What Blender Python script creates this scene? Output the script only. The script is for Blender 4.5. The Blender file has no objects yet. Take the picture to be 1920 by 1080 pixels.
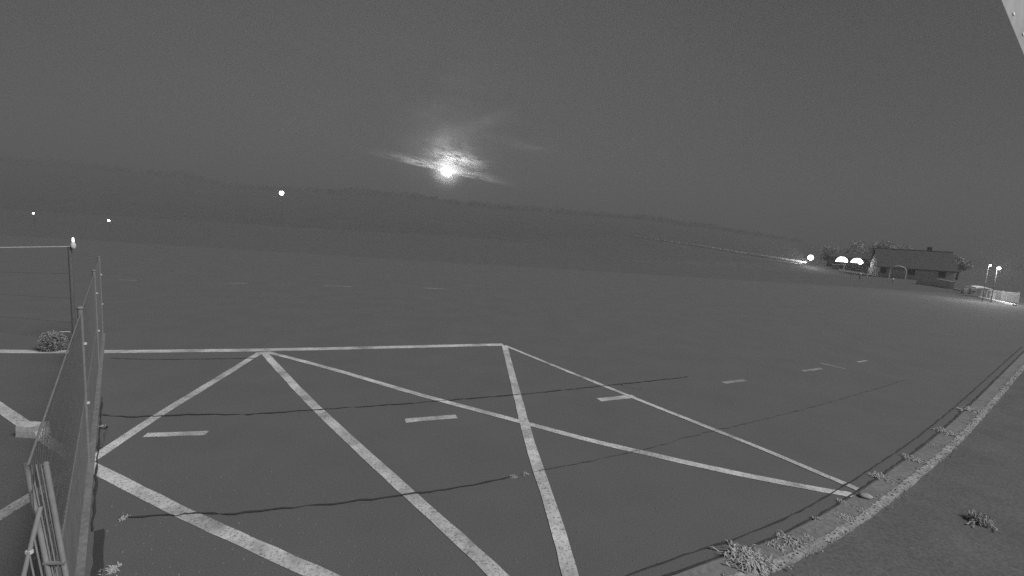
import bpy, math, random
from mathutils import Vector, Matrix
random.seed(7)
R = math.radians
scene = bpy.context.scene
COL = scene.collection

# ------------------------------------------------------------------ camera
H, F = 3.6, 850.0                       # metres above ground; focal length in photo pixels
PITCH, ROLL = R(6.7), R(3.5)
fw = Vector((0, math.cos(PITCH), -math.sin(PITCH)))
r0 = Vector((1, 0, 0)); u0 = r0.cross(fw)
rt = r0*math.cos(ROLL) + u0*math.sin(ROLL)
up = rt.cross(fw)
CAM = Vector((0, 0, H))
cd = bpy.data.cameras.new('camera'); cam = bpy.data.objects.new('camera', cd); COL.objects.link(cam)
M3 = Matrix((rt, up, -fw)).transposed()
cam.matrix_world = Matrix.Translation(CAM) @ M3.to_4x4()
cd.sensor_width = 36; cd.lens = 36*F/1920; cd.clip_start = .05; cd.clip_end = 9000
scene.camera = cam

def ray(u, v): return (fw*F + rt*(u-960) + up*(540-v)).normalized()
def at_z(u, v, z=0.0):
    d = ray(u, v); t = (z-H)/d.z; return CAM + d*t
def at_d(u, v, dist):                    # point on the ray at horizontal distance y = dist
    d = ray(u, v); return CAM + d*(dist/d.y)
def G(u, v): p = at_z(u, v, 0); return (p.x, p.y)

# ------------------------------------------------------------------ world
MOON = ray(838, 322)
world = bpy.data.worlds.new('World'); scene.world = world; world.use_nodes = True
nt = world.node_tree; N = nt.nodes; L = nt.links; N.clear()
def nd(tree, typ, **kw):
    n = tree.nodes.new(typ)
    for k, v in kw.items(): setattr(n, k, v)
    return n
def mth(tree, op, a, b=None, c=None, clamp=False):
    n = tree.nodes.new('ShaderNodeMath'); n.operation = op; n.use_clamp = clamp
    for i, x in enumerate((a, b, c)):
        if x is None: continue
        if isinstance(x, (int, float)): n.inputs[i].default_value = x
        else: tree.links.new(x, n.inputs[i])
    return n.outputs[0]
SKY_STRENGTH = 0.0052
sky = nd(nt, 'ShaderNodeTexSky', sky_type='NISHITA'); sky.sun_disc = False
SUN_EL, SUN_AZ = R(45), R(116)
sky.sun_elevation = SUN_EL; sky.sun_rotation = SUN_AZ
bw = nd(nt, 'ShaderNodeRGBToBW'); L.new(sky.outputs[0], bw.inputs[0])
tc = nd(nt, 'ShaderNodeTexCoord')
def dot(vec):
    n = nd(nt, 'ShaderNodeVectorMath', operation='DOT_PRODUCT'); L.new(tc.outputs['Generated'], n.inputs[0])
    n.inputs[1].default_value = vec; return n.outputs['Value']
a = R(13.0)                              # the cloud streaks slope down to the right of the moon
t_right = (rt*math.cos(a) - up*math.sin(a)); t_right = (t_right - MOON*t_right.dot(MOON)).normalized()
t_up = t_right.cross(MOON)
if t_up.z < 0: t_up = -t_up
p = dot(t_right); q = dot(t_up); ca = dot(MOON)
ang = mth(nt, 'ARCCOSINE', mth(nt, 'MINIMUM', ca, 0.999999))
front = mth(nt, 'GREATER_THAN', ca, 0.0)
def gauss(x, c, s): return mth(nt, 'POWER', 2.718, mth(nt, 'MULTIPLY', mth(nt, 'POWER', mth(nt, 'DIVIDE', mth(nt, 'SUBTRACT', x, c), s), 2), -1))
def noise(sx, sy, scale, detail, off):
    c = nd(nt, 'ShaderNodeCombineXYZ'); L.new(mth(nt, 'MULTIPLY', p, sx), c.inputs[0]); L.new(mth(nt, 'MULTIPLY', q, sy), c.inputs[1]); c.inputs[2].default_value = off
    n = nd(nt, 'ShaderNodeTexNoise'); n.inputs['Scale'].default_value = scale; n.inputs['Detail'].default_value = detail; n.inputs['Roughness'].default_value = .62
    L.new(c.outputs[0], n.inputs['Vector']); return n.outputs[0]
def ramp(x, lo, hi):
    n = nd(nt, 'ShaderNodeMapRange', interpolation_type='SMOOTHSTEP'); L.new(x, n.inputs[0]); n.inputs[1].default_value = lo; n.inputs[2].default_value = hi; return n.outputs[0]
def mul(*xs):
    o = xs[0]
    for x in xs[1:]: o = mth(nt, 'MULTIPLY', o, x)
    return o
def add(*xs):
    o = xs[0]
    for x in xs[1:]: o = mth(nt, 'ADD', o, x)
    return o
wide = gauss(ang, 0, R(44))              # moonlit air, brightest round the moon
halo = gauss(ang, 0, R(4.6)); inner = mul(gauss(ang, 0, R(1.15)), add(mul(noise(1, 2.0, 48, 4, 21), 1.3), .35))
deck = ramp(q, -.004, .006); edge = ramp(q, -.0035, .0005)              # the cloud deck lies above a sharp lower edge
nA = ramp(noise(1, 3.4, 26, 6, 3.1), .40, .68)
nB = ramp(noise(1, 2.2, 11, 7, 8.4), .42, .70)
streak = mul(gauss(p, 0.0, .075), gauss(q, .004, .009), edge, ramp(noise(1, 5, 34, 6, 1.7), .33, .58))
patch = mul(gauss(p, .018, .040), gauss(q, .030, .011), ramp(noise(1, 3.6, 40, 6, 5.2), .36, .56))
plume = mul(gauss(p, -.006, .030), gauss(q, .054, .020), ramp(noise(1.6, 1.6, 22, 6, 2.2), .30, .72))
ds = add(mul(p, .82), mul(q, .57)); dn = add(mul(p, -.57), mul(q, .82))
drift = mul(gauss(ds, .085, .070), gauss(dn, .062, .013), ramp(noise(2.0, 2.0, 14, 6, 4.4), .30, .66))
drift = add(drift, mul(gauss(p, .15, .085), gauss(q, .088, .010), ramp(noise(1, 3, 12, 6, 6.1), .32, .66)))
veil = mul(gauss(ang, 0, R(8)), deck, nB)
near = mul(gauss(ang, 0, R(2.6)), deck, nA)
big = noise(1, 1.6, 2.6, 5, 11)
SK = dict(wide=.030, halo=.16, inner=4.2, streak=2.2, patch=2.1, plume=.34, veil=.05, near=.55, drift=.05)
tot = add(mul(bw.outputs[0], SKY_STRENGTH),
          mul(wide, SK['wide']), mul(halo, SK['halo']), mul(inner, SK['inner']),
          mul(streak, SK['streak']), mul(patch, SK['patch']), mul(plume, SK['plume']), mul(veil, SK['veil']), mul(near, SK['near']), mul(drift, SK['drift']))
tot = mul(tot, add(mul(big, .36), .82))
bg = nd(nt, 'ShaderNodeBackground'); cmb = nd(nt, 'ShaderNodeCombineXYZ')
cc = nd(nt, 'ShaderNodeCombineColor')
for i in range(3): L.new(tot, cc.inputs[i])
L.new(cc.outputs[0], bg.inputs[0]); bg.inputs[1].default_value = 1.0
wo = nd(nt, 'ShaderNodeOutputWorld'); L.new(bg.outputs[0], wo.inputs[0])

# ------------------------------------------------------------------ sun and exposure
sd = bpy.data.lights.new('sun', 'SUN'); sd.energy = 2.0; sd.angle = R(24); sd.color = (1, 1, 1)
sun = bpy.data.objects.new('sun', sd); COL.objects.link(sun)
sdir = Vector((math.sin(SUN_AZ)*math.cos(SUN_EL), math.cos(SUN_AZ)*math.cos(SUN_EL), math.sin(SUN_EL)))
sun.rotation_euler = (-sdir).to_track_quat('-Z', 'Y').to_euler()
vs = scene.view_settings; vs.view_transform = 'Standard'; vs.look = 'None'; vs.exposure = 1.42; vs.gamma = 1; vs.use_curve_mapping = False
scene.cycles.use_denoising = False
scene.cycles.max_bounces = 6
scene.cycles.sample_clamp_direct = 6.0; scene.cycles.sample_clamp_indirect = 1.0

# ------------------------------------------------------------------ materials
MATS = {}
def grey(name, v, var=.25, scale=6.0, rough=.85, bump=0.0, v2=None, scale2=None, metal=0.0, spec=.3):
    if name in MATS: return MATS[name]
    m = bpy.data.materials.new(name); m.use_nodes = True; t = m.node_tree; b = t.nodes['Principled BSDF']
    tcn = t.nodes.new('ShaderNodeTexCoord'); n = t.nodes.new('ShaderNodeTexNoise')
    n.inputs['Scale'].default_value = scale; n.inputs['Detail'].default_value = 8; n.inputs['Roughness'].default_value = .65
    t.links.new(tcn.outputs['Object'], n.inputs['Vector'])
    f = mth(t, 'MULTIPLY_ADD', mth(t, 'SUBTRACT', n.outputs[0], .5), 4*var*v, v)
    if scale2:
        n2 = t.nodes.new('ShaderNodeTexNoise'); n2.inputs['Scale'].default_value = scale2; n2.inputs['Detail'].default_value = 3
        t.links.new(tcn.outputs['Object'], n2.inputs['Vector'])
        f = mth(t, 'MULTIPLY', f, mth(t, 'MULTIPLY_ADD', mth(t, 'SUBTRACT', n2.outputs[0], .5), v2, 1.0))
    f = mth(t, 'MAXIMUM', f, .004)
    c = t.nodes.new('ShaderNodeCombineColor')
    for i in range(3): t.links.new(f, c.inputs[i])
    t.links.new(c.outputs[0], b.inputs['Base Color'])
    b.inputs['Roughness'].default_value = rough; b.inputs['Metallic'].default_value = metal; b.inputs['Specular IOR Level'].default_value = spec
    if bump:
        bp = t.nodes.new('ShaderNodeBump'); bp.inputs['Strength'].default_value = bump; bp.inputs['Distance'].default_value = .02
        t.links.new(n.outputs[0], bp.inputs['Height']); t.links.new(bp.outputs[0], b.inputs['Normal'])
    MATS[name] = m; return m
def glow(name, s):
    if name in MATS: return MATS[name]
    m = bpy.data.materials.new(name); m.use_nodes = True; b = m.node_tree.nodes['Principled BSDF']
    b.inputs['Base Color'].default_value = (.8, .8, .8, 1); b.inputs['Emission Color'].default_value = (1, 1, 1, 1); b.inputs['Emission Strength'].default_value = s
    MATS[name] = m; return m
def paint_mat(name='worn_paint', k=.57):
    m = bpy.data.materials.new(name); m.use_nodes = True; t = m.node_tree; b = t.nodes['Principled BSDF']
    tcn = t.nodes.new('ShaderNodeTexCoord')
    def ns(scale, det, ro):
        n = t.nodes.new('ShaderNodeTexNoise'); n.inputs['Scale'].default_value = scale; n.inputs['Detail'].default_value = det; n.inputs['Roughness'].default_value = ro
        t.links.new(tcn.outputs['Object'], n.inputs['Vector']); return n.outputs[0]
    def rp(x, lo, hi, a0, a1):
        n = t.nodes.new('ShaderNodeMapRange'); t.links.new(x, n.inputs[0])
        for i, q_ in enumerate((lo, hi, a0, a1)): n.inputs[i+1].default_value = q_
        return n.outputs[0]
    chips = rp(ns(30, 7, .8), .385, .48, 0, 1)          # chips worn through to the asphalt
    worn = rp(ns(1.1, 6, .7), .34, .64, .42, 1.12)      # long patches of thinner paint
    fine = rp(ns(70, 3, .6), .2, .8, .80, 1.16)
    v = mth(t, 'MULTIPLY', mth(t, 'MULTIPLY', worn, fine), k)
    v = mth(t, 'ADD', mth(t, 'MULTIPLY', mth(t, 'SUBTRACT', v, .12), chips), .12)
    c = t.nodes.new('ShaderNodeCombineColor')
    for i in range(3): t.links.new(v, c.inputs[i])
    t.links.new(c.outputs[0], b.inputs['Base Color']); b.inputs['Roughness'].default_value = .8; b.inputs['Specular IOR Level'].default_value = .2
    return m
ASPHALT = grey('asphalt', .106, .34, 60, .9, .4, .26, .8)
FIELD = grey('field_grass', .106, .2, .9, 1.0, 0, .12, .045, spec=.05)
EARTH = grey('earth', .116, .40, 30, 1.0, .15, .5, 1.2, spec=.05)
PAINT = paint_mat(); FADED = paint_mat('faded_paint', .33)
TAR = grey('tar', .042, .3, 30, .9); TAR_F = grey('fine_crack', .085, .3, 30, .9)
CONC = grey('concrete', .165, .35, 14, .9, .3, .5, 1.6)
CONC_L = grey('concrete_light', .28, .75, 26, .9, .5, 1.2, 2.6)
STEEL = grey('galvanised', .19, .2, 12, .7)
STEEL_D = grey('steel_dark', .07, .2, 12, .7)
WIRE = grey('wire', .13, .15, 12, .7)
SHEET = grey('sheet', .23, .2, 5, .8)
WHITE = grey('white_paint', .80, .05, 18, .6, .05)
LEAF = grey('leaf', .46, .3, 30, .8, spec=.1)
def translucent(m, f):
    t = m.node_tree; b = t.nodes['Principled BSDF']; tr = t.nodes.new('ShaderNodeBsdfTranslucent'); mx = t.nodes.new('ShaderNodeMixShader'); mx.inputs[0].default_value = f
    t.links.new(b.inputs['Base Color'].links[0].from_socket, tr.inputs[0]); t.links.new(b.outputs[0], mx.inputs[1]); t.links.new(tr.outputs[0], mx.inputs[2])
    t.links.new(mx.outputs[0], t.nodes['Material Output'].inputs['Surface'])
translucent(LEAF, .22)
LEAF_F = grey('far_leaf', .40, .25, .6, 1, spec=.05)
WOOD_F = grey('far_wood', .085, .2, .05, 1, spec=.0)
BARK = grey('bark', .08, .3, 8, .9)
ROOF = grey('roof', .085, .2, 2, .9, spec=.05)
WALL_D = grey('wall_dark', .58, .2, 2, .9, spec=.05)
WALL_L = grey('wall_light', .55, .25, 3, .9)
GLASS = grey('dark_glass', .03, .1, 2, .2)

# ------------------------------------------------------------------ mesh helpers
class MB:
    def __init__(s): s.v = []; s.f = []
    def poly(s, pts):
        n = len(s.v); s.v += [tuple(x) for x in pts]; s.f.append(tuple(range(n, n+len(pts)))); return s
    def box(s, c, sz, m=None):
        c = Vector(c); h = Vector(sz)/2; n = len(s.v)
        for dx in (-1, 1):
            for dy in (-1, 1):
                for dz in (-1, 1):
                    w = Vector((dx*h.x, dy*h.y, dz*h.z)); s.v.append(tuple(c + (m @ w if m else w)))
        for f in ((0,1,3,2),(4,6,7,5),(0,4,5,1),(2,3,7,6),(0,2,6,4),(1,5,7,3)): s.f.append(tuple(n+i for i in f))
        return s
    def tube(s, a, b, r, r2=None, k=8, cap=True):
        a = Vector(a); b = Vector(b); d = (b-a).normalized(); r2 = r if r2 is None else r2
        x = d.orthogonal().normalized(); y = d.cross(x); n = len(s.v)
        for P, rr in ((a, r), (b, r2)):
            for i in range(k):
                t = 2*math.pi*i/k; s.v.append(tuple(P + (x*math.cos(t)+y*math.sin(t))*rr))
        for i in range(k): j = (i+1) % k; s.f.append((n+i, n+j, n+k+j, n+k+i))
        if cap: s.f.append(tuple(n+i for i in reversed(range(k)))); s.f.append(tuple(n+k+i for i in range(k)))
        return s
    def ball(s, c, r, k=10, sq=(1, 1, 1), jit=0):
        c = Vector(c); n = len(s.v); rows = k//2
        for i in range(rows+1):
            th = math.pi*i/rows
            for j in range(k):
                ph = 2*math.pi*j/k; q_ = 1+random.uniform(-jit, jit)
                s.v.append((c.x+r*q_*sq[0]*math.sin(th)*math.cos(ph), c.y+r*q_*sq[1]*math.sin(th)*math.sin(ph), c.z+r*sq[2]*q_*math.cos(th)))
        for i in range(rows):
            for j in range(k): jj = (j+1) % k; s.f.append((n+i*k+j, n+(i+1)*k+j, n+(i+1)*k+jj, n+i*k+jj))
        return s
    def build(s, name, mat, parent=None, smooth=False, off=None, bevel=0):
        me = bpy.data.meshes.new(name)
        vv = s.v if off is None else [tuple(Vector(x)-Vector(off)) for x in s.v]
        me.from_pydata(vv, [], s.f); me.update()
        if smooth:
            for pl in me.polygons: pl.use_smooth = True
        me.materials.append(mat); o = bpy.data.objects.new(name, me); COL.objects.link(o)
        if parent is not None: o.parent = parent
        if bevel:
            bm_ = o.modifiers.new('bevel', 'BEVEL'); bm_.width = bevel; bm_.segments = 2
        return o
def tag(o, label=None, cat=None, group=None, kind=None):
    if label: o['label'] = label
    if cat: o['category'] = cat
    if group: o['group'] = group
    if kind: o['kind'] = kind
    return o
def empty(name, loc, label, cat, group=None):
    o = bpy.data.objects.new(name, None); o.location = loc; o.empty_display_size = .2; COL.objects.link(o)
    return tag(o, label, cat, group)

def dense(pts, step):
    out = []
    for (x0, y0), (x1, y1) in zip(pts, pts[1:]):
        n = max(1, int(math.hypot(x1-x0, y1-y0)/step))
        out += [(x0+(x1-x0)*i/n, y0+(y1-y0)*i/n) for i in range(n)]
    out.append(pts[-1]); return out
def smooth_path(pts, it=2):
    for _ in range(it):
        o = [pts[0]]
        for a_, b_ in zip(pts, pts[1:]):
            o += [(a_[0]*.75+b_[0]*.25, a_[1]*.75+b_[1]*.25), (a_[0]*.25+b_[0]*.75, a_[1]*.25+b_[1]*.75)]
        o.append(pts[-1]); pts = o
    return pts
def ribbon(mb, pts, w, z, jit=0.0, h=0.0, off=0.0):
    """flat band of width w along pts (ground metres); h > 0 gives it a raised body"""
    n = len(mb.v); P = [Vector((x, y)) for x, y in pts]; m = 4 if h else 2
    for i, c in enumerate(P):
        d = (P[min(i+1, len(P)-1)] - P[max(i-1, 0)]).normalized(); nn = Vector((-d.y, d.x)); ww = w(i/(len(P)-1)) if callable(w) else w
        l = c + nn*(ww/2+off+random.uniform(-jit, jit)); r_ = c - nn*(ww/2-off+random.uniform(-jit, jit))
        if h: mb.v += [(l.x, l.y, z), (l.x, l.y, z+h*random.uniform(.85, 1)), (r_.x, r_.y, z+h*random.uniform(.85, 1)), (r_.x, r_.y, z)]
        else: mb.v += [(l.x, l.y, z), (r_.x, r_.y, z)]
    for i in range(len(P)-1):
        for k in range(m-1): a_ = n+i*m+k; mb.f.append((a_, a_+m, a_+m+1, a_+1))
    return mb

# ------------------------------------------------------------------ setting: ground, asphalt, hills
g = MB(); S = 1150
g.poly([(-S, -40, -.05), (S, -40, -.05), (S, S+100, -.05), (-S, S+100, -.05)])
tag(g.build('ground', FIELD), kind='structure')

KERB = [(1120,1200),(1235,1153),(1330,1112),(1395,1086),(1450,1068),(1540,1024),(1605,985),(1670,937),(1725,893),(1785,842),(1832,793),(1872,748),(1905,708),(1950,655)]   # edge of the asphalt
kerb_m = smooth_path([G(*k) for k in KERB])
as_pts = [(-45, -6), (-3, -6), (kerb_m[0][0]-.6, -3)] + kerb_m[:] + [(60, 52), (-60, 52)]
a_ = MB(); a_.poly([(x, y, 0) for x, y in as_pts]); asphalt = tag(a_.build('asphalt', ASPHALT), kind='structure')
e_pts = kerb_m + [(60, 40), (60, -8), (0, -8)]
e_ = MB(); e_.poly([(x, y, -.02) for x, y in e_pts]); tag(e_.build('grass_verge', EARTH), kind='structure')

def px_line(pts, step=.25, sm=True):
    m = [G(*q_) for q_ in pts]
    return dense(smooth_path(m) if sm else m, step)
LINES = [
    ([(-60,657),(0,659),(150,660),(300,658.5),(490,656.5),(700,652),(943,646)], .30, .004),
    ([(-60,1005),(0,967),(60,930),(165,867),(300,776),(400,716),(488,661)], .175, .0048),
    ([(-60,722),(0,764),(55,803),(115,843),(165,872),(250,915),(340,961),(450,1011),(610,1083),(720,1130)], .17, .0056),
    ([(494,660),(540,711),(595,768),(680,847),(765,925),(850,1000),(935,1080),(985,1126)], .18, .0064),
    ([(500,660),(620,691),(740,727),(840,755),(980,792),(1100,825),(1200,848),(1350,882),(1500,912),(1600,929)], .16, .0072),
    ([(946,648),(958,695),(975,762),(992,826),(1013,892),(1040,970),(1070,1082),(1084,1135)], .18, .0080),
    ([(946,648),(1060,695),(1180,743),(1300,791),(1420,838),(1540,889),(1608,918)], .13, .0088),
]
for pts, w, z in LINES:
    ribbon(MB(), px_line(pts), w, z, jit=.006).build('painted_line', PAINT, asphalt)
DASH = [((272,816),(388,812),.16),((760,789),(856,781),.18),((1123,750),(1189,743),.19),((1356,718),(1397,713),.16),
        ((1505,696),(1541,691),.14),((1538,681),(1586,692),.08),((1608,679),(1626,676),.10),
        ((222,525),(256,526),.16),((430,531),(463,531.5),.16),((608,536),(658,537.5),.16),((793,540),(833,541.5),.16)]
for a0, b0, w in DASH:
    ribbon(MB(), dense([G(*a0), G(*b0)], .12), w, .0044, jit=.008).build('painted_dash', PAINT if w > .155 and a0[1] > 740 else FADED, asphalt)
CRACK = [
    ([(186,778),(230,783),(300,780),(380,777),(450,779),(560,771),(700,762),(840,751),(1000,738),(1160,721),(1290,707)], .045),
    ([(222,972),(300,966),(335,968),(352,963),(420,966),(480,960),(560,951),(660,941),(760,929),(880,911),(962,894)], .035),
    ([(1000,886),(1100,866),(1220,841),(1300,817),(1345,807),(1420,790),(1500,770),(1600,742)], .022),
    ([(205,672),(300,675),(400,673),(480,672)], .05), ([(1600,742),(1700,712)], .02),
    ([(1160,721),(1180,728),(1205,730)], .02),
    ([(188,795),(196,808),(205,795),(196,826),(190,842)], .03),
]
for pts, w in CRACK:
    m = px_line(pts, .10); m = [(x+random.uniform(-.012, .012), y+random.uniform(-.02, .02)) for x, y in m]
    ribbon(MB(), m, lambda t, w=w: w*random.uniform(.25, 1.15), .0125, jit=.005).build('asphalt_crack', TAR if w > .03 and len(pts) > 4 else TAR_F, asphalt)

# gutter of concrete slabs beside the verge, two dark joints and a crumbling pale kerb
def offset_path(pts, d):
    P = [Vector(x) for x in pts]; out = []
    for i, c in enumerate(P):
        t = (P[min(i+1, len(P)-1)]-P[max(i-1, 0)]).normalized(); out.append((c.x - t.y*d, c.y + t.x*d))
    return out
kerb_n = [k for k in kerb_m if k[1] < 30]
gut = offset_path(kerb_n, .20)
slabs = dense(gut, .10)
acc = 0; seg = [slabs[0]]
def flush(seg):
    if len(seg) > 2: ribbon(MB(), seg, .24, .005, jit=.004, h=.012).build('gutter_slab', CONC, asphalt)
for p0, p1 in zip(slabs, slabs[1:]):
    acc += math.dist(p0, p1); seg.append(p1)
    if acc > 1.0 and p1[1] < 24: flush(seg); seg = [p1]; acc = 0
flush(seg)
for d, w in ((.35, .028), (.52, .024)):
    jp = dense(offset_path(kerb_n, d), .12)
    jp = [(x+random.uniform(-.008, .008), y+random.uniform(-.008, .008)) for x, y in jp]
    ribbon(MB(), jp, lambda t, w=w: w*random.uniform(.5, 1.3), .0135, jit=.003).build('gutter_joint', TAR, asphalt)
kp = dense(offset_path(kerb_n, .03), .09); acc = 0; seg = []
for p0, p1 in zip(kp, kp[1:]):
    seg.append(p0); acc += math.dist(p0, p1)
    if acc > .95 and p1[1] < 24:
        ribbon(MB(), seg+[p1], .10, -.05, jit=.010, h=.075).build('kerb_stone', CONC_L, asphalt); seg = []; acc = 0
ribbon(MB(), seg, .10, -.05, jit=.010, h=.075).build('kerb_stone', CONC_L, asphalt)

# hills with a wooded ridge
RIDGE = [(-300,272),(-200,283),(0,297),(130,302),(250,314),(330,322),(405,336),(425,344),(520,348),(640,354),(760,360),(800,366),(850,374),(950,385),(1080,394),(1200,403),(1350,424),(1560,458),(1700,470),(1900,482),(2100,492),(2300,505)]
def lerp_ridge(u):
    for (x0, y0), (x1, y1) in zip(RIDGE, RIDGE[1:]):
        if x0 <= u <= x1: return y0+(y1-y0)*(u-x0)/(x1-x0)
hm = MB(); us = list(range(-300, 2241, 20)); rows = [(0, 300), (.30, 420), (.68, 540), (.96, 660), (.4, 800), (-.02, 950)]
for u in us:
    top = at_d(u, lerp_ridge(u)+5, 660); k = top.x/660
    for fr, dist in rows:
        hm.v.append((k*dist + random.uniform(-2, 2), dist, max(-.4, top.z)*fr + (random.uniform(-.6, .6) if 0 < fr < .9 else 0) - (.2 if fr == 0 else 0)))
for i in range(len(us)-1):
    for j in range(len(rows)-1): b_ = i*len(rows)+j; hm.f.append((b_, b_+len(rows), b_+len(rows)+1, b_+1))
tag(hm.build('hills', WOOD_F, smooth=True), kind='structure')
wd = MB()
for _ in range(2600):
    u = random.uniform(-290, 1500); big_t = random.random()
    dist = random.uniform(610, 690); tp = at_d(u, lerp_ridge(u)+3, 660); gz = tp.z*.93
    hgt = random.uniform(1.5, 3.0) + 1.6*max(0, math.sin(u*.021)+math.sin(u*.057+1)) + (3.0 if random.random() < .06 else 0)
    c = Vector((tp.x/660*dist, dist, gz))
    for k in range(9):
        o = c + Vector((random.gauss(0, 1.6), random.gauss(0, 1.6), random.uniform(-2, hgt))); n1 = Vector((random.gauss(0, 1), random.gauss(0, 1), random.gauss(0, 1))).normalized()
        x = n1.orthogonal().normalized(); y = n1.cross(x); s_ = random.uniform(.6, 1.5)
        wd.poly([o+x*s_, o+y*s_*.7, o-x*s_, o-y*s_*.8])
tag(wd.build('ridge_wood', grey('ridge_leaf', .115, .2, .05, 1, spec=0)), 'dark far-off wood along the hill ridge under the moon', 'wood', kind='stuff')

# moon
MD = 4000
mo = MB(); mo.ball((0, 0, 0), MD*10.5/F, 32); mo = mo.build('moon', glow('moon_light', 14.0), smooth=True); mo.location = CAM + MOON*MD
tag(mo, 'bright full moon low over the wooded ridge, among cloud streaks', 'moon')

# ------------------------------------------------------------------ fence at the left
FB0 = Vector(G(165, 870)); FB1 = Vector(G(180, 735)); fd = (FB1-FB0).normalized(); fn = Vector((fd.y, -fd.x))
if fn.x < 0: fn = -fn
def fp(t, z, o=0.0): q_ = FB0 + fd*t + fn*o; return Vector((q_.x, q_.y, z))
FH = 2.2; SP = 5.1
fence = empty('mesh_fence', fp(0, 0), 'tall wire mesh fence with steel posts receding along the left edge', 'fence')
inv = Vector(fence.location)
def fbuild(mb, name, mat, parent=None, **k):
    if parent is not None: return mb.build(name, mat, parent, off=inv, **k)
    return mb.build(name, mat, fence, off=inv, **k)
posts = [-4.95, 0.0, SP, 9.0]
for i, t in enumerate(posts[1:]):
    pm = fbuild(MB().tube(fp(t, -.1), fp(t, FH+.04), .030, k=10), 'post', STEEL)
    fbuild(MB().ball(fp(t, FH+.05), .042, 10, (1, 1, .6)), 'cap', STEEL, pm)
    for zz in (.9, 1.75):
        fbuild(MB().box(fp(t, zz, .02), (.05, .04, .03)), 'clamp', WALL_L, pm)
for t0, t1 in zip(posts, posts[1:]):
    fbuild(MB().tube(fp(t0+.04, FH-.03), fp(t1-.04, FH-.03), .007), 'top_rail', STEEL)
    fbuild(MB().tube(fp(t0+.04, .98), fp(t1-.04, .98), .009), 'middle_rail', STEEL)
    wm = MB(); n = int((t1-t0)/.075)
    for k in range(1, n): tt = t0+(t1-t0)*k/n; wm.tube(fp(tt, 1.0, .006), fp(tt, FH-.05, .006), .0024, k=4, cap=False)
    for k in range(1, 6): zz = 1.0+k*.195; wm.tube(fp(t0+.05, zz), fp(t1-.05, zz), .0024, k=4, cap=False)
    tag(fbuild(wm, 'wire_mesh', WIRE), kind='stuff')
    nb = 6
    for k in range(nb):
        x0 = t0+.05+(t1-t0-.1)*k/nb; x1 = t0+.05+(t1-t0-.1)*(k+1)/nb - .012
        c = (fp(x0, .52)+fp(x1, .52))/2; mm = Matrix.Rotation(math.atan2(fd.y, fd.x), 3, 'Z')
        fbuild(MB().box(c, (x1-x0, .012, .86), mm), 'screen_panel', SHEET)
fs = MB(); ribbon(fs, [tuple(FB0+fd*t+fn*.02) for t in (-5.4, 0, 4, 9.1)], .10, -.02, h=.06); fs.build('fence_footing', CONC, fence, off=inv)
ribbon(MB(), dense([tuple(FB0+fd*t+fn*.16) for t in (-5, -1.9)], .15), .085, .0050, jit=.012).build('tar_strip', TAR, asphalt)
ribbon(MB(), dense([tuple(FB0+fd*t+fn*.10) for t in (-1.9, 3)], .2), .022, .0145, jit=.012).build('tar_strip', TAR, asphalt)

# corner post with the cross fence running off to the left
cb = at_z(140, 640, 0); ct = (cb.x, cb.y)
cpz = at_d(137, 463, cb.y).z
cf = empty('wire_fence', (cb.x, cb.y, 0), 'thin wire fence running left from a tall corner post with a lamp on top', 'fence'); io = Vector((cb.x, cb.y, 0))
end = at_d(-260, 468, cb.y+1.2)
MB().tube((cb.x, cb.y, -.1), (cb.x, cb.y, cpz), .042, k=10).build('corner_post', grey('post_dull', .12, .2, 12, .8), cf, off=io)
MB().tube((end.x, end.y, -.1), (end.x, end.y, end.z+.05), .05, k=10).build('corner_post', STEEL, cf, off=io)
for k, zz in enumerate((1.0, .72, .46, .2)):
    MB().tube((cb.x, cb.y, cpz*zz), (end.x, end.y, end.z*zz), (.014 if k == 0 else .005), k=5).build('wire', WHITE if k == 0 else WIRE, cf, off=io)
rl = MB(); rl.tube(at_d(112, 622.5, cb.y-.1), at_d(131, 622, cb.y-.1), .012, k=6); rl.build('latch_bar', WHITE, cf, off=io)
lt = Vector((cb.x+.10, cb.y, cpz))
pl_ = empty('post_lamp', lt, 'small oval lamp on top of the corner post, with a tiny lit bulb', 'lamp')
MB().ball((0, 0, .03), .075, 12, (.8, .8, 1.35)).build('lamp_glass', WALL_L, pl_, smooth=True)
MB().tube((0, 0, .14), (0, 0, .24), .022, .018).build('bulb', glow('small_bulb', 1.6), pl_)
MB().tube((-.10, 0, -.12), (0, 0, -.10), .02).build('bracket', STEEL, pl_)

# ------------------------------------------------------------------ steel barriers leaning on the fence
def barrier(name, label, c00, c10, c01, c11, nb, r, rb, off_ext):
    """corners: top-left, top-right, lower-left, lower-right of a tube frame filled with bars"""
    o = empty(name, ((c01+c11)/2), label, 'barrier', 'steel barriers leaning on the fence'); io = Vector(o.location)
    MB().tube(c00, c01, r, k=10).build('side_tube', STEEL, o, off=io, smooth=True); MB().tube(c10, c11, r, k=10).build('side_tube', STEEL, o, off=io, smooth=True)
    MB().tube(c00, c10, r*.9).build('end_tube', STEEL, o, off=io, smooth=True) if off_ext else None
    MB().tube(c01, c11, r*.9).build('end_tube', STEEL, o, off=io, smooth=True)
    for k in range(1, nb):
        f_ = k/nb; MB().tube(c00.lerp(c10, f_), c01.lerp(c11, f_), rb, k=6).build('bar', STEEL, o, off=io)
    return o
def drop(p_top, p_low, z=0.02): d = p_low-p_top; return p_top + d*((z-p_top.z)/d.z)
A0 = at_z(49, 872, 2.10); A0b = drop(A0, at_z(93, 1082, 1.50)); B0 = at_z(86, 870, 2.10); B0b = drop(B0, at_z(124, 1082, 1.50))
bA = barrier('steel_barrier', 'narrow tubular steel barrier leaning on end against the mesh fence', A0, B0, A0b, B0b, 4, .0135, .004, False)
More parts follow.
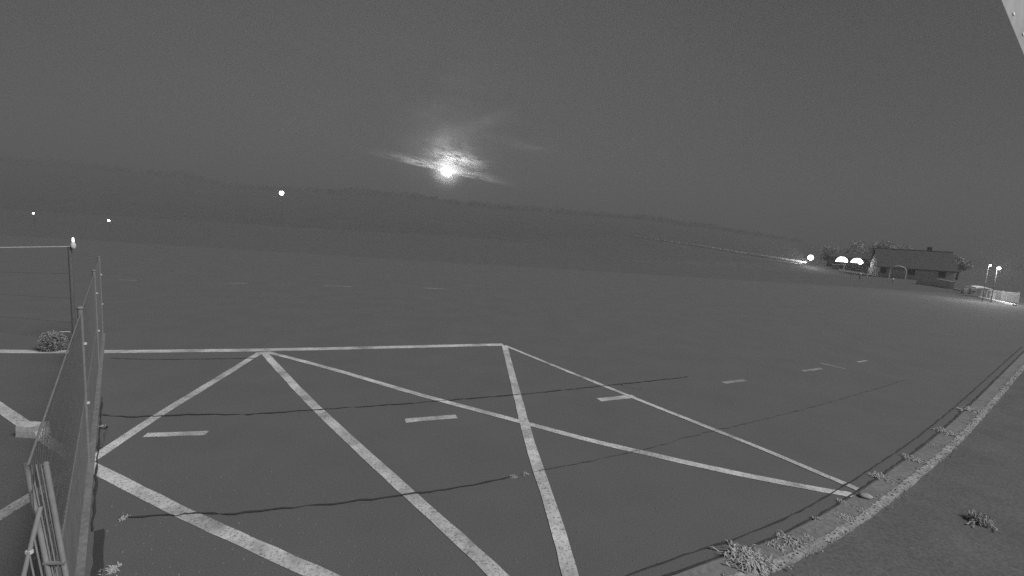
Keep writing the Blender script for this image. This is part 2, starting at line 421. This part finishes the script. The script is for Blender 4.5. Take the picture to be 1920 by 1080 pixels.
cr0 = at_z(83, 1056, 1.575); cr1 = at_z(123, 1056, 1.575)
MB().tube(cr0, cr1, .012, k=8).build('cross_tube', STEEL, bA, off=Vector(bA.location))
for q_ in (A0, B0): MB().ball(q_, .0165, 8).build('end_cap', STEEL, bA, off=Vector(bA.location))
C0 = at_z(76, 950, 1.90); C1 = at_z(43, 1084, 1.52); C1b = drop(C0, C1, .04)
dv = (A0b-A0).normalized()
o = empty('steel_barrier', C1b, 'tubular steel barrier with thin bars in the bottom left corner', 'barrier', 'steel barriers leaning on the fence')
io = Vector(o.location)
MB().tube(C0, C1b, .011, k=10).build('side_tube', STEEL, o, off=io, smooth=True)
for k in range(1, 13):
    a0 = C0.lerp(C1b, .03+.052*k); L_ = a0.z/(-dv.z) - .05
    MB().tube(a0, a0+dv*min(L_, 1.7), .0048, k=6).build('bar', STEEL, o, off=io)
MB().box(C0.lerp(C1b, .13), (.03, .02, .02)).build('clip', WALL_L, o, off=io)

# concrete block on the paint line, bush behind the line
bx = at_z(62, 815, 0)
blk = MB(); w_ = .20
prof = [(-.16, 0), (.17, 0), (.15, .10), (.175, .19), (.07, .17), (-.05, .175), (-.16, .17), (-.15, .09)]
n = len(prof)
for yy in (-.11, .11): blk.v += [(bx.x+x, bx.y+yy*(1 if z_ < .12 else .9), z_) for x, z_ in prof]
blk.f += [tuple(range(n)), tuple(reversed(range(n, 2*n)))] + [(i, n+i, n+(i+1) % n, (i+1) % n) for i in range(n)]
tag(blk.build('concrete_block', grey('block_pale', .5, .2, 14, .9, .3)), 'small weathered concrete block on the painted line left of the fence', 'block')

def leafy(mb, c, rx, ry, rz, n, s, low=.0):
    for _ in range(n):
        d = Vector((random.gauss(0, 1), random.gauss(0, 1), random.gauss(0, 1))).normalized()*random.uniform(.45, 1.05)
        o = Vector((c[0]+d.x*rx, c[1]+d.y*ry, max(low, c[2]+d.z*rz)))
        n1 = Vector((random.gauss(0, 1), random.gauss(0, 1), random.gauss(0, 1)+.3)).normalized(); x = n1.orthogonal().normalized(); y = n1.cross(x); q_ = s*random.uniform(.6, 1.3)
        mb.poly([o+x*q_, o+y*q_*.6, o-x*q_, o-y*q_*.6])
    return mb
bs = at_z(100, 657, 0)
bu = empty('bush', (bs.x, bs.y, 0), 'rounded pale bush behind the white line beside the corner post', 'bush')
leafy(MB(), (0, 0, .22), .27, .27, .28, 4500, .018, .01).build('foliage', grey('bush_leaf', .26, .3, 12, .9), bu)
st = MB()
for k in range(5): a1 = k*1.25; st.tube((0, 0, -.02), (.2*math.cos(a1), .2*math.sin(a1), .34), .012, .005, 5)
st.build('stem', BARK, bu)

# ------------------------------------------------------------------ weeds
def weed(u, v, r, n, label, ht=.10, runners=0, group='weeds along the kerb and the cracks'):
    c = at_z(u, v, 0); o = empty('weed', (c.x, c.y, -.02 if v > 960 and u > 1700 else .0), label, 'weed', group); mb = MB()
    for _ in range(int(n*3.4)):
        a1 = random.uniform(0, 6.283); l = r*random.uniform(.25, 1.0)*(1 if random.random() > .15 else 1.25); hh = ht*.7*random.uniform(.3, 1.0); w = r*.032*random.uniform(.6, 1.3)+.003
        b0 = Vector((random.gauss(0, r*.38), random.gauss(0, r*.38), 0)); d = Vector((math.cos(a1), math.sin(a1), 0)); s_ = Vector((-d.y, d.x, 0))
        m = b0+d*l*.5+Vector((0, 0, hh)); e = b0+d*l+Vector((0, 0, hh*random.uniform(.1, .7)))
        mb.poly([b0-s_*w, b0+s_*w, m+s_*w, m-s_*w]); mb.poly([m-s_*w, m+s_*w, e])
    mb.build('leaves', LEAF, o)
    if runners:
        for k in range(runners):
            a1 = (3.5, 5.2, 3.15, .2)[k % 4]; p0 = Vector((0, 0, .02)); rm = MB()
            for j in range(9):
                p1 = p0+Vector((math.cos(a1), math.sin(a1), 0))*r*.30; p1.z = random.uniform(.01, .05); a1 += random.uniform(-.35, .35)
                rm.tube(p0, p1, .008, .006, 4)
                for q_ in range(3):
                    a2 = random.uniform(0, 6.28); e = p1+Vector((math.cos(a2), math.sin(a2), .3))*r*.16
                    rm.poly([p1+Vector((.012, 0, 0)), e, p1-Vector((.012, 0, 0))])
                p0 = p1
            rm.build('runner', LEAF, o)
    return o
weed(1403, 1052, .20, 170, 'largest bushy weed clump in the gutter near the bottom edge', .10)
weed(1455, 1026, .10, 40, 'low weed tuft just right of the largest gutter clump', .06)
weed(1483, 1016, .13, 60, 'second large weed clump along the dark gutter joint', .07)
weed(1515, 1012, .10, 36, 'flat weed between the gutter joint and the pale kerb', .04)
weed(1530, 975, .05, 16, 'tiny weed sprig on the asphalt side of the gutter', .06)
weed(1578, 942, .07, 26, 'flat weed just below the tip of the painted line', .04)
weed(1652, 896, .13, 46, 'loose weed tuft above the tip where two painted lines meet', .06)
weed(1712, 862, .15, 40, 'thin weed tuft halfway up the gutter', .07)
weed(1775, 812, .18, 44, 'rounded weed clump on the asphalt side of the far gutter', .08)
weed(1822, 772, .24, 40, 'farthest pale weed tuft at the top of the gutter', .09)
weed(1690, 884, .07, 20, 'faint small weed on the slabs above the oval stone', .03)
weed(1752, 836, .10, 24, 'small weed tucked between two tufts of the far gutter', .05)
weed(1612, 956, .08, 24, 'small weed against the kerb below the oval stone', .04)
weed(1585, 972, .12, 36, 'low weed lying on the gutter slabs', .04)
weed(1836, 976, .11, 110, 'solitary pale weed with spreading runners on the dark verge', .16, 4)
weed(962, 895, .05, 14, 'small weed at the end of the dark crack', .04)
weed(985, 890, .05, 14, 'small weed in the crack beside the steep painted line', .04)
weed(232, 973, .05, 16, 'small weed beside the fence footing at the crack', .04)
weed(190, 800, .05, 12, 'dark straggly weed at the foot of the fence', .04)
weed(212, 1068, .08, 22, 'low weed beside the dark tar strip at the bottom', .03)
sp = at_z(1622, 934, 0)
stn = MB().ball((0, 0, .02), .075, 10, (1.35, .9, .45), .10).build('stone', grey('pale_stone', .30, .3, 20, .9), smooth=True); stn.location = (sp.x, sp.y, 0.015)
tag(stn, 'pale flat oval stone in the gutter where two painted lines end', 'stone')
pb = MB()
for _ in range(420):
    u = random.uniform(200, 1500); v = random.uniform(880, 1085); c = at_z(u, v, 0); r_ = random.uniform(.004, .011)
    pb.tube((c.x, c.y, 0), (c.x+random.uniform(-.004, .004), c.y, r_), r_, r_*.5, 5)
tag(pb.build('loose_grit', grey('grit', .17, .3, 60, .9)), 'loose pale grit scattered over the near asphalt', 'grit', kind='stuff')

# ------------------------------------------------------------------ lamps far off
def lamp(u, v, dist, r, label, strength, power, name='street_lamp', arm=True, group='lit lamps in the distance'):
    hd = at_d(u, v, dist); o = empty(name, (hd.x, hd.y, -.05), label, 'lamp', group); z = hd.z+.05
    MB().tube((0, .15 if arm else 0, 0), (0, .15 if arm else 0, z+ (r*1.2 if arm else -r)), max(.03, r*.07), max(.025, r*.05)).build('pole', STEEL_D, o)
    MB().ball((0, 0, z), r, 14).build('lamp_head', glow('lamp_glow_%g' % strength, strength), o, smooth=True)
    if arm:
        MB().tube((0, .15, z+r*1.15), (0, -.05, z+r*1.05), .03).build('arm', STEEL_D, o)
        MB().tube((0, 0, z+r*.8), (0, 0, z+r*1.2), r*.9, r*.3, 12).build('hood', STEEL_D, o)
    if power:
        ld = bpy.data.lights.new('lamp_light', 'POINT'); ld.energy = power; ld.shadow_soft_size = r; ld.color = (1, 1, 1)
        lo = bpy.data.objects.new('lamp_light', ld); COL.objects.link(lo); lo.parent = o; lo.location = (0, -r*2.2, z-r*.6)
    return o
lamp(528, 362, 210, .95, 'brightest street lamp on a tall pole left of the moon', 6, 0)
lamp(62.5, 400, 75, .13, 'small far lamp near the left edge', 4, 0)
lamp(204, 413.5, 75, .16, 'small far lamp above the fence top', 4, 0)
lamp(1520, 483, 92, .5, 'bright globe lamp at the end of the pale wall', 6, 60, arm=False)
lamp(1857, 497.5, 43, .075, 'small lamp at the left of the pair above the bin store', 5, 70, arm=True, group=None)
lamp(1873, 503, 42, .13, 'brighter lamp at the right of the pair above the bin store', 6, 260, arm=True, group=None)

gl = bpy.data.objects['street_lamp.003'] if 'street_lamp.003' in bpy.data.objects else None
def aim_spot(parent, target, power, ang_):
    ld = bpy.data.lights.new('added_wall_spot', 'SPOT'); ld.energy = power; ld.spot_size = R(ang_); ld.spot_blend = .7; ld.shadow_soft_size = .3
    lo = bpy.data.objects.new('added_wall_spot', ld); COL.objects.link(lo); lo.parent = parent
    src = Vector(parent.location) + Vector((0, 0, 2.0)); tgt = Vector(target)
    dd = (tgt-src).normalized(); lo.location = Vector((0, 0, 2.0)) + dd*1.0; lo.rotation_euler = dd.to_track_quat('-Z', 'Y').to_euler()
aim_spot(gl, at_d(1440, 481, 115), 9000, 44)     # spot added at the globe lamp, aimed to brighten the wall beside it

# pale wall climbing the bank towards the globe lamp
WP = [(1180,441,215),(1290,456.5,170),(1400,474,130),(1490,487,101),(1512,490.5,95)]
bk = MB(); tp = [at_d(*w) for w in WP]
lo_ = [tp[0]+Vector((-14, 40, -tp[0].z))] + tp + [tp[-1]+Vector((9, -8, -tp[-1].z))]
for q_ in lo_:
    bk.v += [(q_.x-55, q_.y-12, -.3), (q_.x, q_.y-.3, q_.z-.5), (q_.x, q_.y+1.2, q_.z-.5), (q_.x+50, q_.y+30, -.3)]
for i in range(len(lo_)-1):
    for j in range(3): b_ = i*4+j; bk.f.append((b_, b_+4, b_+5, b_+1))
tag(bk.build('bank', FIELD, smooth=False), kind='structure')
wl = empty('low_wall', (tp[3].x, tp[3].y, 0), 'long low pale wall on the bank left of the globe lamp', 'wall')
for i in range(len(tp)-1):
    n_ = max(2, int((tp[i+1]-tp[i]).length/5))
    for k in range(n_):
        a0 = tp[i].lerp(tp[i+1], k/n_); a1 = tp[i].lerp(tp[i+1], (k+1)/n_-.004); mb = MB()
        hh = .05; d = (a1-a0).normalized(); s_ = Vector((-d.y, d.x, 0)).normalized()*.12
        for P in (a0, a1): mb.v += [tuple(P-s_+Vector((0, 0, -hh-.3))), tuple(P-s_), tuple(P+s_), tuple(P+s_+Vector((0, 0, -hh-.3)))]
        mb.f += [(0, 4, 5, 1), (1, 5, 6, 2), (2, 6, 7, 3), (0, 1, 2, 3), (4, 7, 6, 5)]
        mb.build('wall_section', WHITE, wl, off=Vector(wl.location))

# ------------------------------------------------------------------ buildings on the right
def yaw(a): return Matrix.Rotation(a, 4, 'Z')
def put(o, loc, rz): o.location = loc; o.rotation_euler = (0, 0, rz)
# low pavilion with two lit lunette windows
pc = at_d(1590, 510, 96); PW, PD = 7.2, 4.0
pv = empty('pavilion', (0, 0, 0), 'low dark pavilion with two brightly lit half-round windows', 'building'); pr = R(-30)
put(pv, (pc.x, pc.y, -.05), pr)
pzs = H - (492-479)/F*96                                     # sill height of the lunettes
MB().box((0, PD/2, 1.6), (PW, PD, 3.2)).build('wall', grey('pavilion_wall', .14, .2, 2, .9), pv)
rfm = MB(); rfm.v = [(-PW/2-.3, -.4, 3.2), (PW/2+.3, -.4, 3.2), (PW/2+.3, PD+.4, 3.2), (-PW/2-.3, PD+.4, 3.2), (-PW/2+1.2, PD/2, 4.1), (PW/2-1.2, PD/2, 4.1)]
rfm.f = [(0, 1, 5, 4), (1, 2, 5), (2, 3, 4, 5), (3, 0, 4), (0, 3, 2, 1)]; rfm.build('roof', ROOF, pv)
for cx, rw, rh in ((-1.35, 1.12, 1.18), (1.25, 1.12, 1.05)):
    lw = MB(); n = 18; pts = [(cx+rw*math.cos(math.pi*k/n), -.03, pzs+rh*math.sin(math.pi*k/n)) for k in range(n+1)]
    lw.poly(pts); wn = lw.build('window', glow('lit_window', 2.6), pv)
    fr = MB()
    for k in range(n): fr.tube(Vector(pts[k])+Vector((0, -.03, 0)), Vector(pts[k+1])+Vector((0, -.03, 0)), .06, k=5)
    fr.tube((cx-rw, -.06, pzs), (cx+rw, -.06, pzs), .06, k=5); fr.build('frame', ROOF, wn)
    for k in (0.33, .67):
        aa = math.pi*k; MB().tube((cx, -.05, pzs), (cx+rw*math.cos(aa), -.05, pzs+rh*math.sin(aa)), .022, k=5).build('glazing_bar', WALL_L, wn)
dr = MB().box((-1.35, -.05, .95), (1.1, .08, 1.6)).build('door', WALL_L, pv)
MB().box((-1.35, -.11, 1.1), (.6, .04, .9)).build('pane', GLASS, dr)
MB().box((-1.0, -.12, .95), (.05, .05, .2)).build('handle', STEEL_D, dr)
MB().box((-.75, -.06, .95), (.18, .06, 1.7)).build('jamb', WHITE, pv)
wlamp = empty('wall_lamp', (0, 0, 0), 'star-bright lamp on the pavilion beside its right window', 'lamp')
hp = at_d(1613, 492.5, 92); wlamp.location = hp
MB().ball((0, 0, 0), .32, 12).build('lamp_head', glow('lamp_glow_6', 6), wlamp, smooth=True); MB().tube((0, .1, .1), (-.2, 2.2, .3), .05).build('bracket', STEEL_D, wlamp)
ld = bpy.data.lights.new('lamp_light', 'POINT'); ld.energy = 6; ld.shadow_soft_size = .4
lo = bpy.data.objects.new('lamp_light', ld); COL.objects.link(lo); lo.parent = wlamp; lo.location = (.3, -1.0, -.1)
# box beside the pavilion
def sbox(name, u, v, dist, sz, mat, label, cat, rz=0, extra=None, group=None):
    c = at_d(u, v, dist); o = empty(name, (c.x, c.y, -.05), label, cat, group); o.rotation_euler = (0, 0, rz)
    MB().box((0, 0, sz[2]/2), sz).build('body', mat, o, bevel=.02)
    if extra: extra(o, sz)
    return o
def lid(o, sz): MB().box((0, 0, sz[2]+.04), (sz[0]*1.06, sz[1]*1.06, .08)).build('lid', WALL_L, o); MB().box((0, -sz[1]/2-.02, sz[2]*.6), (sz[0]*.5, .03, .06)).build('handle', STEEL_D, o)
sbox('storage_box', 1565, 510, 94, (1.2, .8, 1.55), grey('box_grey', .17, .3, 4), 'grey storage box at the left end of the pavilion', 'box', R(-30), lid)

# house with a big dark roof
HR = R(-28); hc = at_d(1715, 522, 82)
ho = empty('house', (hc.x, hc.y, -.05), 'low house with a large dark pitched roof and an arched porch', 'house'); ho.rotation_euler = (0, 0, HR)
HW, HD_, HE, HRZ = 10.5, 8.0, 2.2, 5.3
MB().box((0, HD_/2, HE/2), (HW, HD_, HE)).build('wall', WALL_D, ho)
for sx in (-1, 1):
    x = sx*HW/2; MB().poly([(x, 0, HE), (x, HD_, HE), (x, HD_/2, HRZ-.15)]).build('gable', WALL_D, ho)
rf = MB(); ex = HW/2+.4
rf.v = [(-ex, -.6, HE-.25), (ex, -.6, HE-.25), (ex, HD_/2, HRZ), (-ex, HD_/2, HRZ), (-ex, HD_+.6, HE-.25), (ex, HD_+.6, HE-.25),
        (-ex, -.6, HE-.43), (ex, -.6, HE-.43), (ex, HD_/2, HRZ-.18), (-ex, HD_/2, HRZ-.18), (-ex, HD_+.6, HE-.43), (ex, HD_+.6, HE-.43)]
rf.f = [(0,1,2,3), (3,2,5,4), (6,9,8,7), (9,10,11,8), (0,6,7,1), (4,5,11,10), (0,3,9,6), (3,4,10,9), (1,7,8,2), (2,8,11,5)]
rf = rf.build('roof', ROOF, ho); MB().tube((-ex, HD_/2, HRZ+.03), (ex, HD_/2, HRZ+.03), .09).build('ridge_cap', ROOF, rf); MB().box((2.6, HD_/2+.9, HRZ+.2), (.6, .6, 1.1)).build('chimney', ROOF, rf)
for cx, ww in ((-4.6, 1.0), (-.6, 1.1), (3.6, 1.1)):
    wn = MB().box((cx, -.02, 1.25), (ww, .05, .95)).build('window', GLASS, ho)
    MB().box((cx, -.06, .73), (ww+.2, .12, .07)).build('sill', WALL_L, wn)
    for sx in (-1, 1): MB().box((cx+sx*ww/2, -.05, 1.25), (.07, .06, 1.05)).build('frame', WALL_L, wn)
dr = MB().box((-2.7, -.03, 1.0), (.95, .06, 1.95)).build('door', WALL_L, ho); MB().ball((-2.4, -.08, 1.0), .04, 8).build('handle', STEEL_D, dr)
arc = MB()
for k in range(12):
    a0 = math.pi*k/12; a1 = math.pi*(k+1)/12; arc.tube((-2.7+1.15*math.cos(a0), -.9, 1.35+.9*math.sin(a0)), (-2.7+1.15*math.cos(a1), -.9, 1.35+.9*math.sin(a1)), .10, k=6)
for sx in (-1, 1): arc.tube((-2.7+sx*1.15, -.9, 0), (-2.7+sx*1.15, -.9, 1.35), .10, k=6)
arc.build('porch_arch', WALL_L, ho)

# sign, marker posts
sg = at_d(1626, 517, 80); so = empty('sign', (sg.x, sg.y, -.05), 'small pale sign board on a post left of the house', 'sign')
MB().tube((0, 0, 0), (0, 0, 1.75), .07).build('post', WALL_L, so); MB().box((.42, -.02, 1.45), (.95, .05, .52)).build('board', WALL_L, so)
for u, v, lb in ((1613, 514, 'short white marker post between the pavilion and the sign'), (1674, 524.5, 'short white marker post in front of the house')):
    c = at_d(u, v, 70); o = empty('marker_post', (c.x, c.y, -.05), lb, 'post', 'short white marker posts')
    MB().tube((0, 0, 0), (0, 0, c.z+.1), .05).build('post', STEEL_D, o); MB().ball((0, 0, c.z+.12), .15, 8).build('reflector', WHITE, o)

# garden wall right of the house, stepping down
gw = empty('garden_wall', (*at_d(1770, 540, 62).xy, 0), 'pale garden wall stepping down to the right of the house', 'wall'); io = Vector(gw.location)
for k, (u0, vt0, u1, vt1, d0, d1) in enumerate(((1722,521,1757,525,68,65),(1757.5,525,1790,531,65,61),(1791,544,1806,546.5,59,57))):
    a0 = at_d(u0, vt0, d0); a1 = at_d(u1, vt1, d1); th = Vector((0, .25, 0)); mb = MB()
    for P in (a0, a1): mb.v += [(P.x, P.y, -.05), tuple(P), tuple(P+th), (P.x, P.y+.25, -.05)]
    mb.f += [(0, 4, 5, 1), (1, 5, 6, 2), (2, 6, 7, 3), (0, 1, 2, 3), (4, 7, 6, 5)]
    pc_ = mb.build('wall_section', WALL_D, gw, off=io)
    cp = MB()
    for P in (a0, a1): cp.v += [(P.x, P.y-.08, P.z), (P.x, P.y-.08, P.z+.18), (P.x, P.y+.33, P.z+.18), (P.x, P.y+.33, P.z)]
    cp.f += [(0, 4, 5, 1), (1, 5, 6, 2), (2, 6, 7, 3), (0, 3, 7, 4), (0, 1, 2, 3), (4, 7, 6, 5)]; cp.build('coping', WALL_L, pc_, off=io)
# planters, shelter, pillar, bin store, kerb
def leafs(o, sz): leafy(MB(), (0, 0, sz[2]+.18), sz[0]*.4, sz[1]*.4, .22, 60, .08).build('foliage', LEAF, o)
sbox('planter', 1811, 552, 53, (.75, .6, .62), WALL_L, 'pale planter with a plant, left of the canopy shelter', 'planter', R(-20), leafs)
sbox('litter_bin', 1822, 554, 52, (.5, .5, .70), WALL_L, 'pale square litter bin touching the canopy shelter', 'bin', R(-20), lid)
sc_ = at_d(1837, 556, 49); so = empty('canopy_shelter', (sc_.x, sc_.y, -.05), 'small shelter with a pale curved canopy on two posts', 'shelter'); so.rotation_euler = (0, 0, R(-15))
cz = H-(540-495)/F*49
cn = MB(); n = 8
for k in range(n+1):
    t = k/n; x = -.75+1.5*t; z = cz-.12+.22*math.sin(math.pi*(.25+.6*t)); cn.v += [(x, -.5, z), (x, .5, z+.1), (x, -.5, z-.10), (x, .5, z)]
for k in range(n): b_ = k*4; cn.f += [(b_, b_+4, b_+5, b_+1), (b_+2, b_+3, b_+7, b_+6), (b_, b_+2, b_+6, b_+4), (b_+1, b_+5, b_+7, b_+3)]
cn.build('canopy', WHITE, so)
for x in (.05, .55): MB().box((x, 0, (cz-.1)/2), (.13, .13, cz-.1)).build('post', WALL_L, so)
MB().box((.30, .12, cz*.55), (.5, .06, cz*.5)).build('back_panel', WALL_L, so)
pc_ = at_d(1860, 562, 46); po = empty('gate_pillar', (pc_.x, pc_.y, -.05), 'pale square pillar with a flat cap, standing on the kerb', 'pillar')
pz = H-(547-497)/F*46
MB().box((0, 0, pz/2), (.36, .36, pz)).build('shaft', WALL_L, po); MB().box((.05, 0, pz+.05), (.75, .5, .12)).build('cap', WALL_L, po); MB().box((0, 0, .06), (.5, .5, .13)).build('plinth', WALL_L, po)
bc = at_d(1892, 568, 44.5); bo = empty('bin_store', (bc.x, bc.y, -.05), 'pale slatted bin store at the far right end of the kerb', 'bin store'); bo.rotation_euler = (0, 0, R(-18)); bh = 1.02
for x in (-.62, .62): MB().box((x, 0, bh/2+.03), (.10, .10, bh+.10)).build('post', WALL_L, bo)
for k in range(8): MB().box((0, -.03, .12+k*.122), (1.2, .04, .098)).build('slat', WALL_L, bo)
MB().box((0, .5, bh/2), (1.2, .9, bh*.94)).build('body', WALL_D, bo)
k0 = at_z(1838, 557, .1); k1 = at_z(1903, 571.5, .1)
kb = empty('far_kerb', (k0.x, k0.y, 0), 'bright white kerb under the pillar and the bin store', 'kerb')
for k in range(8):
    a0 = k0.lerp(k1, k/8); a1 = k0.lerp(k1, (k+1)/8-.004); d = (a1-a0).normalized(); mm = Matrix.Rotation(math.atan2(d.y, d.x), 3, 'Z'); c = (a0+a1)/2
    MB().box((c.x, c.y, .03), ((a1-a0).length, .35, .22), mm).build('kerb_stone', WHITE, kb, off=Vector(kb.location))

# trees behind the houses
def tree(u, v_top, dist, wpx, label, n=1500):
    t = at_d(u, v_top, dist); r = wpx/2/F*dist; h = t.z; o = empty('tree', (t.x, t.y, -.05), label, 'tree', 'trees behind the houses')
    tk = MB(); tk.tube((0, 0, 0), (.1, 0, h*.45), .22, .14)
    for k in range(6): a1 = k*1.05; tk.tube((.05, 0, h*(.28+.03*k)), (math.cos(a1)*r*.6, math.sin(a1)*r*.6, h*(.55+.05*k)), .09, .03, 6)
    tk.build('trunk', BARK, o); cr = MB()
    for k in range(9):
        a1 = random.uniform(0, 6.28); rr = r*random.uniform(.1, .65); zz = h*random.uniform(.40, .80)
        leafy(cr, (rr*math.cos(a1), rr*math.sin(a1), zz), r*.42, r*.42, h*.19, n//9, .22)
    cr.build('crown', LEAF_F, o); return o
tree(1605, 449, 125, 62, 'broad round tree behind the pavilion')
tree(1655, 447, 122, 50, 'tallest tree, with its top above the left end of the house roof')
tree(1700, 457, 118, 48, 'tree showing above the middle of the house roof')
tree(1752, 470, 112, 44, 'tree showing above the right end of the house roof')
tree(1802, 476, 92, 56, 'tree standing right of the house above the garden wall')
tree(1560, 458, 130, 40, 'narrow faint tree left of the pavilion')

# ------------------------------------------------------------------ beam by the camera, top right corner
b0 = at_d(1846, -75, .95); b1 = at_d(1960, 202, 1.02)
d = (b1-b0).normalized(); e = (rt - d*rt.dot(d)).normalized(); e = (e*.88+fw*.47).normalized(); nn = d.cross(e)
bo = empty('roof_beam', (b0+b1)/2, 'white painted sloping beam with screw heads in the top right corner', 'beam'); io = Vector(bo.location)
W_, T_ = .16, .04; b0 = b0 - d*.35
mb = MB()
for P in (b0, b1+d*.3):
    for x, y in ((0, 0), (W_, 0), (W_, T_), (.135, T_)): mb.v.append(tuple(P + e*x + nn*y*(1 if nn.y > 0 else -1)))
mb.f = [(0, 4, 5, 1), (1, 5, 6, 2), (2, 6, 7, 3), (3, 7, 4, 0), (0, 1, 2, 3), (4, 7, 6, 5)]
mb.build('board', grey('beam_paint', .40, .22, 14, .6, .05, .4, 60), bo, off=io, bevel=.003)
fr_ = -nn if nn.y > 0 else nn
for u, v in ((1900, 26), (1918, 64), (1880, -20)):
    q_ = ray(u, v); t = (b0-CAM).dot(fr_)/q_.dot(fr_); P = CAM+q_*t - fr_*.0028
    MB().tube(P, P+fr_*.0042, .0050, .0036, 12).build('screw_head', grey('screw', .85, .05, 5, .5), bo, off=io)

# ------------------------------------------------------------------ night haze over the whole place
HZ = dict(density=.0026, albedo=.33)
hb = MB().box((0, 560, 62), (3300, 1420, 128)); hz = hb.build('haze', bpy.data.materials.new('haze')); tag(hz, 'thin grey night haze over the whole place', 'haze', kind='stuff')
hmz = hz.data.materials[0]; hmz.use_nodes = True; t = hmz.node_tree; t.nodes.clear()
pvn = t.nodes.new('ShaderNodeVolumePrincipled'); k = HZ['albedo']; pvn.inputs['Color'].default_value = (k, k, k, 1); pvn.inputs['Density'].default_value = HZ['density']
ou = t.nodes.new('ShaderNodeOutputMaterial'); t.links.new(pvn.outputs[0], ou.inputs['Volume'])

# crumbled pale gravel along the kerb
gv = MB()
for _ in range(1500):
    c = random.choice(kp); r_ = random.uniform(.006, .016); x = c[0]+random.gauss(0, .055); y = c[1]+random.gauss(0, .055)
    gv.ball((x, y, .012+random.uniform(0, .02)), r_, 6, (1, 1, .7), .2)
tag(gv.build('kerb_gravel', grey('gravel', .34, .5, 30, .9)), 'crumbled pale gravel along the kerb', 'gravel', kind='stuff')
